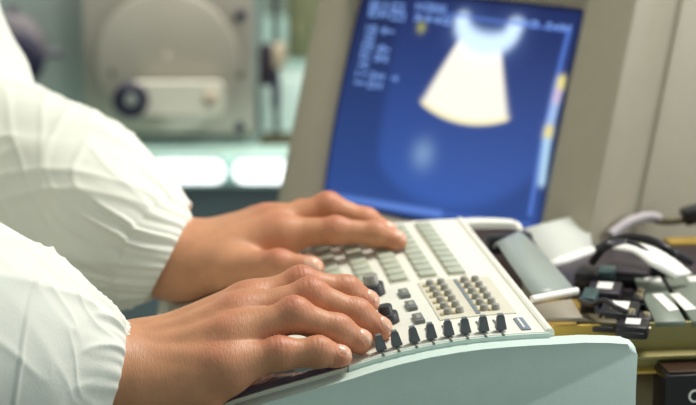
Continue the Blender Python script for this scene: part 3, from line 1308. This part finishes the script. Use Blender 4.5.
FWH = np.array([math.sin(YAW), math.cos(YAW), 0])
bt = at(180, 150, BD)[2]                                    # bench top height at the cabinet
bench = thing('laboratory_bench', tuple(at(180, 150, BD) * np.array([1, 1, 0])), 'pale teal laboratory bench with slate front far behind the hands', 'bench')
BDEP = .62
e0 = onz(180, 156, bt)
c = e0 + FWH * BDEP / 2
bm = bmesh.new()
box(bm, (c[0], c[1], bt - .023), (1.9, BDEP, .046), .005, ry)
bpart('bench_top', bm, M['bench'], bench)
cf = e0 + FWH * .05
bm = bmesh.new()
box(bm, (cf[0], cf[1], (bt - .046) / 2), (1.86, .03, bt - .048), .003, ry)
bpart('front_panel', bm, M['bench_front'], bench)
for k in (-.9, .9):
    bm = bmesh.new()
    e = c + RT * k
    box(bm, (e[0], e[1], (bt - .046) / 2), (.04, BDEP - .1, bt - .048), .003, ry)
    bpart('end_panel', bm, M['bench_front'], bench)

# two lit lamp windows set in the bench front
dl = float((e0 - CAM) @ FW) - .010
for (x0, x1, lab) in ((151, 225, 'left of two glowing white lamps in the bench front, beside the gown sleeve'), (234, 290, 'right of two glowing white lamps in the bench front, beside the monitor')):
    a, b = at(x0, 158, dl), at(x1, 182.5, dl)
    cc = (a + b) / 2
    w, h = float((b - a) @ RT), float(a[2] - b[2])
    t = thing('bench_lamp', cc, lab, 'lamp', 'lit lamps in the bench front', (0, 0, -YAW))
    bm = bmesh.new()
    prism(bm, rrect(w, h, h * .45, 8), -.008, .006)
    obj('lit_window', bm, M['lamp'], t, auto=.6)
    bm = bmesh.new()
    frame(bm, [(rrect(w, h, h * .45, 8), -.0085), (rrect(w + .006, h + .006, h * .45, 8), -.009), (rrect(w + .006, h + .006, h * .45, 8), .006)])
    obj('lamp_rim', bm, M['bench'], t, auto=.6)

cab = thing('instrument_cabinet', tuple(at(120, 60, BD)), 'grey-teal instrument cabinet standing on the far bench', 'cabinet')
cab.location.z = bt
a, b = at(-60, -260, BD + .03), at(254, 141, BD + .03)
cc = (a + b) / 2
bm = bmesh.new()
h_ = float(at(0, -260, BD)[2]) - bt
box(bm, (cc[0], cc[1], bt + h_ / 2 + .001), (float((b - a) @ RT), .30, h_), .006, ry)
for v in bm.verts:
    v.co += Vector(FWH * .15)
bpart('case', bm, M['cabinet'], cab)
mp_ = BD
bm = face_box('', 82, -110, 253, 140, mp_, .030, None)
mpl = bpart('machine_plate', bm, M['plate_metal'], cab)
# turned disc on the plate
dc = at(168, 62, mp_)
Rp = Matrix((RT, FWH, np.array([0, 0, 1.]))).transposed().to_4x4()


def disc_lathe(c, prof, seg=64):
    bm = bmesh.new()
    mx = Matrix.Translation(Vector(c)) @ Rp @ Matrix.Rotation(math.pi / 2, 4, 'X')
    lathe(bm, prof, mx, seg)
    return bm


bm = disc_lathe(dc, [(0, .013), (.012, .013), (.0125, .0125), (.099, .0125), (.1025, .011), (.104, 0)])
bpart('turned_disc', bm, M['disc_metal'], cab, .5)
# crank arm
a, b = at(131, 97, mp_ - .03), at(224, 97, mp_ - .03)
cc = (a + b) / 2
w = float((b - a) @ RT)
bm = bmesh.new()
prism(bm, rrect(w, .047, .010, 5), -.018, 0)
bmesh.ops.transform(bm, matrix=Matrix.Translation(Vector(cc)) @ Rp, verts=bm.verts)
arm = bpart('crank_arm', bm, M['cream_arm'], cab)
bm = disc_lathe(at(131, 100, mp_ - .05), [(0, .012), (.007, .014), (.010, .010), (.012, .018), (.022, .020), (.0255, .014), (.0255, -.005), (0, -.005)], 40)
bpart('crank_knob', bm, M['navy'], cab, .6, arm)
bm = disc_lathe(at(131, 100, mp_ - .068), [(0, .004), (.0085, .003), (.0095, 0), (0, -.001)], 24)
bpart('knob_centre', bm, M['cabinet'], cab, .6, arm)
bm = disc_lathe(at(211, 98, mp_ - .049), [(0, .006), (.006, .006), (.010, .003), (.0105, 0), (0, -.001)], 24)
bpart('pivot_bolt', bm, M['beige'], cab, .6, arm)
for px, py in ((241, 15), (240, 127), (113, 72), (241, 75)):
    bm = disc_lathe(at(px, py, mp_), [(0, .012), (.0060, .012), (.0078, .008), (.0082, 0), (0, -.001)] if px > 200 and py != 75 else [(0, .012), (.0036, .012), (.0046, .009), (.005, 0), (0, -.001)], 20)
    bpart('bolt', bm, M['navy'] if px > 200 and py != 75 else M['olive_dark'], cab, .6)
# the dark motor knob at the left of the cabinet
kc = at(12, 48, BD)
bm = disc_lathe(kc, [(0, .06), (.040, .06), (.050, .054), (.052, .045), (.052, 0), (0, 0)], 48)
mk = bpart('motor_housing', bm, mat('plum_grey_paint', (104, 98, 102), .5), cab, .6)
bm = disc_lathe(at(18, 60, BD - .06), [(0, .02), (.030, .02), (.036, .016), (.038, 0), (0, 0)], 40)
bpart('motor_cap', bm, M['navy'], cab, .6, mk)
bm = bmesh.new()
tube(bm, [at(42, 56, BD - .03), at(52, 54, BD - .03), at(62, 53, BD - .03)], .0065, 10, 3)
bpart('side_lever', bm, mat('plum_grey_steel', (84, 82, 90), .5), cab, .6, mk)
bm = bmesh.new()
tube(bm, [at(15, 30, BD - .03), at(14, 20, BD - .03), at(13, 6, BD - .03)], .008, 10, 3)
bpart('top_stub', bm, mat('plum_grey_rubber', (92, 88, 96), .5), cab, .6, mk)

# things on the bench to the right of the cabinet
D2 = 2.75
bm = face_box('', 260, 84, 308, 158, D2, .10, None, bev=.008)
for v in bm.verts:
    if v.co.z < bt + .03:
        v.co.z = bt + .001
tr = thing('plastic_tub', tuple(at(278, 140, D2)), 'white-teal plastic tub on the bench between cabinet and monitor', 'tub')
tr.location.z = bt
bpart('tub_body', bm, M['tray'], tr)
bm = face_box('', 258.5, 80, 309.5, 87, D2 - .008, .116, None, bev=.003)
bpart('tub_rim', bm, M['tray'], tr)

st = thing('clamp_stand', tuple(at(276, 140, D2 - .16)), 'dark clamp stand with a beige clamp in front of the white tub', 'stand')
st.location.z = bt
p0 = at(276, 60, D2 - .10)
bm = bmesh.new()
cyl(bm, (p0[0], p0[1], bt), (p0[0], p0[1], at(276, -60, D2 - .1)[2]), .0045, seg=16)
bpart('rod', bm, M['black'], st)
bm = bmesh.new()
box(bm, (p0[0], p0[1], bt + .006), (.05, .05, .012), .003, ry)
bpart('foot', bm, M['olive_dark'], st)
bm = face_box('', 272, 44, 286, 70, D2 - .12, .03, None, bev=.006)
bpart('clamp', bm, M['beige'], st)
bm = face_box('', 258, 44, 274, 88, D2 - .118, .026, None, bev=.008)
bpart('clamp_jaw', bm, M['plum'], st)
bm = face_box('', 271, 74, 280, 112, D2 - .118, .02, None, bev=.006)
bpart('clamp_screw', bm, M['navy'], st)

D3 = 3.05
bm = face_box('', 287, -120, 330, 66, D3, .14, None, bev=.004)
ob = thing('olive_locker', tuple(at(305, 60, D3)), 'olive locker on a shelf at the back, left of the monitor', 'locker')
bpart('locker_body', bm, M['olive'], ob)
bm = face_box('', 291, -100, 326, 60, D3 - .008, .008, None, bev=.002)
dr = bpart('locker_door', bm, M['olive'], ob)
bm = face_box('', 296, 20, 299, 38, D3 - .020, .012, None, bev=.002)
bpart('door_handle', bm, M['screw'], ob, parent=dr)
sh = face_box('', 240, 66, 420, 72, D3 - .06, .75, None, bev=.003)
tag(obj('wall_shelf', sh, M['bench'], auto=.5), 'pale teal shelf fixed to the back wall under the olive locker', 'shelf')

#PERSON
# ------------------------------------------------------------------ the operator
person = thing('person', (-.60, .18, 0), 'seated person in a white long-sleeved gown with both hands on the console keys', 'person')
PXM = 1.12 / FPX


def J_(lst):
    return [(at(x, y, d), r) for x, y, d, r in lst]


R_wrist = at(122, 377, 1.125)
R_elbow = at(-230, 292, .99)
R_arm = unit(R_elbow - R_wrist)
JR = {
    'pinky': J_([(224, 368, 1.102, .0120), (279, 354, 1.107, .0096), (318, 352.5, 1.111, .0087), (341, 356, 1.114, .0068)]),
    'ring': J_([(232, 338, 1.116, .0125), (294, 315, 1.121, .0103), (337, 331.5, 1.126, .0096), (361.5, 341, 1.129, .0073)]),
    'middle': J_([(242, 316, 1.135, .0128), (310, 296, 1.140, .0105), (356, 316, 1.144, .0099), (381, 328.5, 1.147, .0075)]),
    'index': J_([(250, 303, 1.155, .0125), (301, 284, 1.160, .0103), (346, 292, 1.166, .0095), (368.5, 301.5, 1.169, .0073)]),
    'thumb': J_([(196, 335, 1.185, .0140), (238, 318, 1.198, .0118), (270, 312, 1.200, .0090)]),
}
nh = unit(np.array([-.05, -.55, .83]))
partR = make_hand(JR, R_wrist, R_arm, nh, .00095, True, (.0300, .0220), 1.0)

L_wrist = at(168, 260, 1.375)
L_elbow = at(-40, 150, 1.56)
L_arm = unit(L_elbow - L_wrist)
JL = {
    'index': J_([(281, 234, 1.352, .0128), (336, 230.5, 1.346, .0096), (376, 234, 1.346, .0088), (397, 240.5, 1.345, .0074)]),
    'middle': J_([(272, 225, 1.374, .0130), (328, 206.5, 1.374, .0102), (366, 221, 1.372, .0090), (388, 232, 1.371, .0076)]),
    'ring': J_([(266, 222, 1.396, .0125), (318, 211, 1.398, .0098), (352, 219, 1.396, .0088), (372, 225, 1.394, .0073)]),
    'pinky': J_([(258, 223, 1.416, .0115), (302, 212, 1.420, .0088), (328, 219, 1.420, .0078), (344, 224, 1.418, .0066)]),
    'thumb': J_([(226, 268, 1.338, .0140), (279, 265, 1.318, .0105), (312, 268, 1.312, .0086)]),
}
thumb_nail = unit(np.array([.1, -.75, .65]))
partL = make_hand(JL, L_wrist, L_arm, unit(np.array([0, -.1, 1])), .0013, False, (.0315, .024), 1.05)


def rest_on_console(V):
    """flesh flattens where it presses on the console's top"""
    x, y = V[:, 0], V[:, 1]
    lift = np.full(len(V), .0022)
    lift[(x > -.054) & (y > .144)] = .0042
    lift[(x < -.0575) & (y < .064)] = .0046
    zmin = np.interp(x, PX, PZ) + lift
    on = (x > -.168) & (x < .075) & (y > -.014) & (y < .336)
    V[:, 2] = np.where(on, np.maximum(V[:, 2], zmin), V[:, 2])
    return V


rest_on_console(partR[0])
rest_on_console(partL[0])

# torso, head and limbs, hidden by the gown or outside the frame
SHL, SHR = at(-190, -120, 1.44), np.array([-.46, -.04, 1.08])
HIP, HEAD = np.array([-.64, .17, .52]), np.array([-.46, .16, 1.32])
G, org = grid((-.86, -.20, -.02), (-.08, .62, 1.48), .0085)
F = smin(cone(G, HIP + (0, .06, 0), np.array([-.52, .23, .99]), .125, .12), cone(G, HIP - (0, .06, 0), np.array([-.52, .09, .99]), .125, .12), .1)
F = smin(F, cone(G, SHL, SHR, .06, .06), .09)
F = smin(F, cone(G, [-.51, .16, 1.06], HEAD - (0, 0, .05), .058, .054), .05)
ex = np.eye(3)
hd = ellip(G, HEAD + (0, 0, .02), ex, (.092, .074, .112))
hd = smin(hd, cone(G, HEAD + (.035, 0, -.03), HEAD + (.062, 0, -.075), .05, .028), .03)
hd = smin(hd, cone(G, HEAD + (.088, 0, .012), HEAD + (.108, 0, -.022), .009, .014), .02)
for sy in (-1, 1):
    hd = smin(hd, ellip(G, HEAD + (-.005, sy * .076, -.005), ex, (.018, .010, .032)), .008)
    hd = np.maximum(hd, -ball(G, HEAD + (.098, sy * .032, .018), .016))
    hd = smin(hd, ball(G, HEAD + (.080, sy * .032, .017), .0125), .003)
hd = smin(hd, cone(G, HEAD + (.088, -.020, -.052), HEAD + (.088, .020, -.052), .007, .007), .008)
F = smin(F, hd, .02)
for sh, el, wr_, am in ((SHL, L_elbow, L_wrist, L_arm), (SHR, R_elbow, R_wrist, R_arm)):
    F = smin(F, cone(G, sh, el, .052, .040), .04)
    F = smin(F, cone(G, el, wr_ + am * .05, .042, .026), .03)
for sy in (-1, 1):
    hip, knee, ank = HIP + (.02, sy * .09, -.01), np.array([-.235, .17 + sy * .12, .53]), np.array([-.27, .17 + sy * .12, .08])
    F = smin(F, cone(G, hip, knee, .085, .058), .05)
    F = smin(F, cone(G, knee, ank, .056, .036), .02)
    F = smin(F, cone(G, ank + (-.02, 0, -.045), ank + (.12, 0, -.052), .032, .024), .03)
Vb, Qb = surface_nets(F, org, .0085)
bodyme = mesh_from('body', [partR, partL, (Vb, Qb, np.full(len(Vb), .2), np.zeros(len(Vb), bool))], [M['skin'], M['nail']])


def person_part(name, me, m=None):
    o = link(name, me, m, person)
    o.matrix_parent_inverse = Matrix.Translation(Vector(person.location)).inverted()
    return o


person_part('body', bodyme)
# hair
bm = bmesh.new()
bmesh.ops.create_uvsphere(bm, u_segments=32, v_segments=20, radius=1)
bmesh.ops.delete(bm, geom=[v for v in bm.verts if v.co.z < -.15 + .75 * max(0, v.co.x)], context='VERTS')
for v in bm.verts:
    v.co = Vector((v.co.x * .102, v.co.y * .084, v.co.z * .122)) + Vector(HEAD + (-.006, 0, .022))
o = obj('hair', bm, M['hair'], None, True)
o.parent = person
o.matrix_parent_inverse = Matrix.Translation(Vector(person.location)).inverted()
sd = o.modifiers.new('thick', 'SOLIDIFY')
sd.thickness = .008

# gown: torso, upper arms and the far sleeve
G, org = grid((-.90, -.26, .06), (-.10, .64, 1.24), .0066)
F = smin(cone(G, HIP + (0, .06, -.02), np.array([-.52, .23, 1.0]), .155, .14), cone(G, HIP + (0, -.06, -.02), np.array([-.52, .09, 1.0]), .155, .14), .1)
F = smin(F, cone(G, SHL, SHR, .078, .078), .09)
F = smin(F, cone(G, [-.50, .16, 1.10], [-.49, .16, 1.15], .07, .066), .05)
for sy in (-1, 1):
    F = smin(F, cone(G, HIP + (.02, sy * .09, -.01), np.array([-.237, .17 + sy * .12, .53]), .105, .074), .06)
    F = smin(F, cone(G, [-.237, .17 + sy * .12, .53], [-.27, .17 + sy * .12, .13], .074, .062), .03)
for sh, el in ((SHL, L_elbow), (SHR, R_elbow)):
    F = smin(F, cone(G, sh, el, .100, .084), .05)
F = smin(F, cone(G, L_elbow, L_wrist + (L_elbow - L_wrist) * .55, .078, .060), .012)
F = smin(F, cone(G, R_elbow, R_wrist + (R_elbow - R_wrist) * .75, .080, .070), .04)
Vg, Qg = surface_nets(F, org, .0066)
# a sleeve's end is open: push the cuff rim inward along the arm is not needed, the wrist fills it
nrm = np.zeros_like(Vg)
fa = np.cross(Vg[Qg[:, 2]] - Vg[Qg[:, 0]], Vg[Qg[:, 3]] - Vg[Qg[:, 1]])
for k in range(4):
    np.add.at(nrm, Qg[:, k], fa)
nrm /= np.linalg.norm(nrm, axis=1)[:, None] + 1e-12
disp = np.zeros(len(Vg))
for i, p in enumerate(Vg):
    if p[0] < -.5 or p[2] < .7:
        continue
    q = Vector(p)
    a_ = noise.noise(q * 6 + Vector((3, 1, 7)))
    b_ = 1 - abs(noise.noise(Vector((p[0] * 9 + p[2] * 6, p[1] * 5, p[2] * 9 - p[0] * 8))))
    disp[i] = .007 * a_ + .009 * (b_ ** 3 - .55)
Vg = Vg + nrm * disp[:, None]
gownme = mesh_from('gown', [(Vg, Qg, np.zeros(len(Vg)), np.zeros(len(Vg), bool))], [M['gown']])



# the forearm sleeves: gathered tubes, finely pleated at the elastic cuffs
def sleeve(AX, RADS, seed, fold, seam, nring=240, nth=260):
    path = catmull(AX, nring // (len(AX) - 1))
    ns = len(path)
    tpar = np.linspace(0, len(AX) - 1, ns)
    rad = np.interp(tpar, range(len(AX)), RADS)
    rad = np.convolve(np.pad(rad, 7, 'edge'), np.ones(15) / 15, 'valid')
    path = np.array(path)
    cum = np.concatenate([[0], np.cumsum(np.linalg.norm(np.diff(path, axis=0), axis=1))])
    so = Vector((seed * 3.7, seed * 1.3, seed * 7.1))
    SV = []
    for i in range(ns):
        t_ = unit(path[min(i + 1, ns - 1)] - path[max(i - 1, 0)])
        e1 = unit(UP - t_ * (UP @ t_))
        e2 = np.cross(t_, e1)
        s_ = cum[i]
        cf = math.exp(-s_ / .018)
        cf2 = math.exp(-((s_ - .024) / .020) ** 2)
        big = min(1, s_ / .05)
        for k in range(nth):
            th_ = 2 * math.pi * k / nth
            c_, n_ = math.cos(th_), math.sin(th_)
            dirv = e1 * c_ + e2 * n_
            wob = noise.noise(Vector((c_ * 1.5, n_ * 1.5, s_ * 18)) + so)
            g1 = math.sin(th_ * 31 + wob * 5) * (.65 + .5 * noise.noise(Vector((c_ * 5, n_ * 5, 3)) + so))
            g2 = (1 - abs(math.sin(th_ * 7.5 + wob * 4 + 1))) ** 2 * (.6 + .8 * noise.noise(Vector((c_ * 3, n_ * 3, 9)) + so))
            r1_ = noise.noise(Vector((c_ * 1.1, n_ * 1.1, s_ * 8)) + so)
            u_ = th_ * 1.0 + s_ * 7
            rid = (1 - abs(noise.noise(Vector((math.cos(u_) * 1.7, math.sin(u_) * 1.7, s_ * 5)) + so))) ** 6
            u2 = th_ - s_ * 9
            fine = (1 - abs(noise.noise(Vector((math.cos(u2) * 2.6, math.sin(u2) * 2.6, s_ * 12 + 4)) + so))) ** 9
            r = rad[i] + .0019 * g1 * cf + .0056 * g2 * cf2 + fold * big * (.0090 * r1_ + .0026 * (rid - .3)) + fold * .0012 * (fine - .2) * min(1, s_ / .02)
            if seam:
                r += .0017 * math.exp(-((s_ - (.056 - .050 * n_ + .006 * c_)) / .0014) ** 2)
            if s_ < .004:                     # the elastic hem rolls in
                r -= .003 * (1 - s_ / .004) ** 2
            SV.append(path[i] + dirv * r)
    SV = np.array(SV)
    ii, kk = np.meshgrid(np.arange(ns - 1), np.arange(nth), indexing='ij')
    a = (ii * nth + kk).ravel()
    b = (ii * nth + (kk + 1) % nth).ravel()
    SQ = np.stack([a, a + nth, b + nth, b], 1)
    inner = path[0] + (SV[:nth] - path[0]) * .86 + (path[3] - path[0]) * 1.5     # turned-in hem
    o0 = len(SV)
    k = np.arange(nth)
    SQ = np.concatenate([SQ, np.stack([o0 + k, k, (k + 1) % nth, o0 + (k + 1) % nth], 1)])
    SV = np.concatenate([SV, inner])
    return SV, SQ, np.zeros(len(SV)), np.zeros(len(SV), bool)


slR = sleeve([at(123, 379, 1.123), at(105, 375, 1.121), at(75, 368, 1.112), at(30, 356, 1.098), at(-50, 336, 1.066), at(-140, 316, 1.03), at(-230, 300, .99)],
             [.0322, .0375, .0465, .0605, .0730, .0780, .0800], 1, 1.0, True)
slL = sleeve([at(172, 260, 1.372), at(153, 250, 1.373), at(121, 231, 1.39), at(67, 197, 1.45), at(5, 172, 1.51), at(-40, 150, 1.56)],
             [.0350, .0440, .0570, .0715, .0780, .0740], 2, 1.25, False, 150, 200)
bm = bmesh.new()
bm.from_mesh(gownme)
me2 = mesh_from('sleeve', [slR, slL], [M['gown']])
bm.from_mesh(me2)
bmesh.ops.recalc_face_normals(bm, faces=bm.faces)
bm.to_mesh(gownme)
bm.free()
for p in gownme.polygons:
    p.use_smooth = True
person_part('gown', gownme)

# the stool that carries the operator
stool = thing('stool', (-.66, .17, 0), 'round dark stool under the seated operator', 'stool')
bm = bmesh.new()
cyl(bm, (0, 0, .300), (0, 0, .325), .17, .17, 40, .008)
obj('seat', bm, M['rubber'], stool, auto=.6)
bm = bmesh.new()
cyl(bm, (0, 0, .03), (0, 0, .300), .028, .028, 24)
obj('column', bm, M['steel'], stool, auto=.6)
bm = bmesh.new()
cyl(bm, (0, 0, 0), (0, 0, .035), .20, .16, 40, .006)
obj('base', bm, M['steel'], stool, auto=.6)
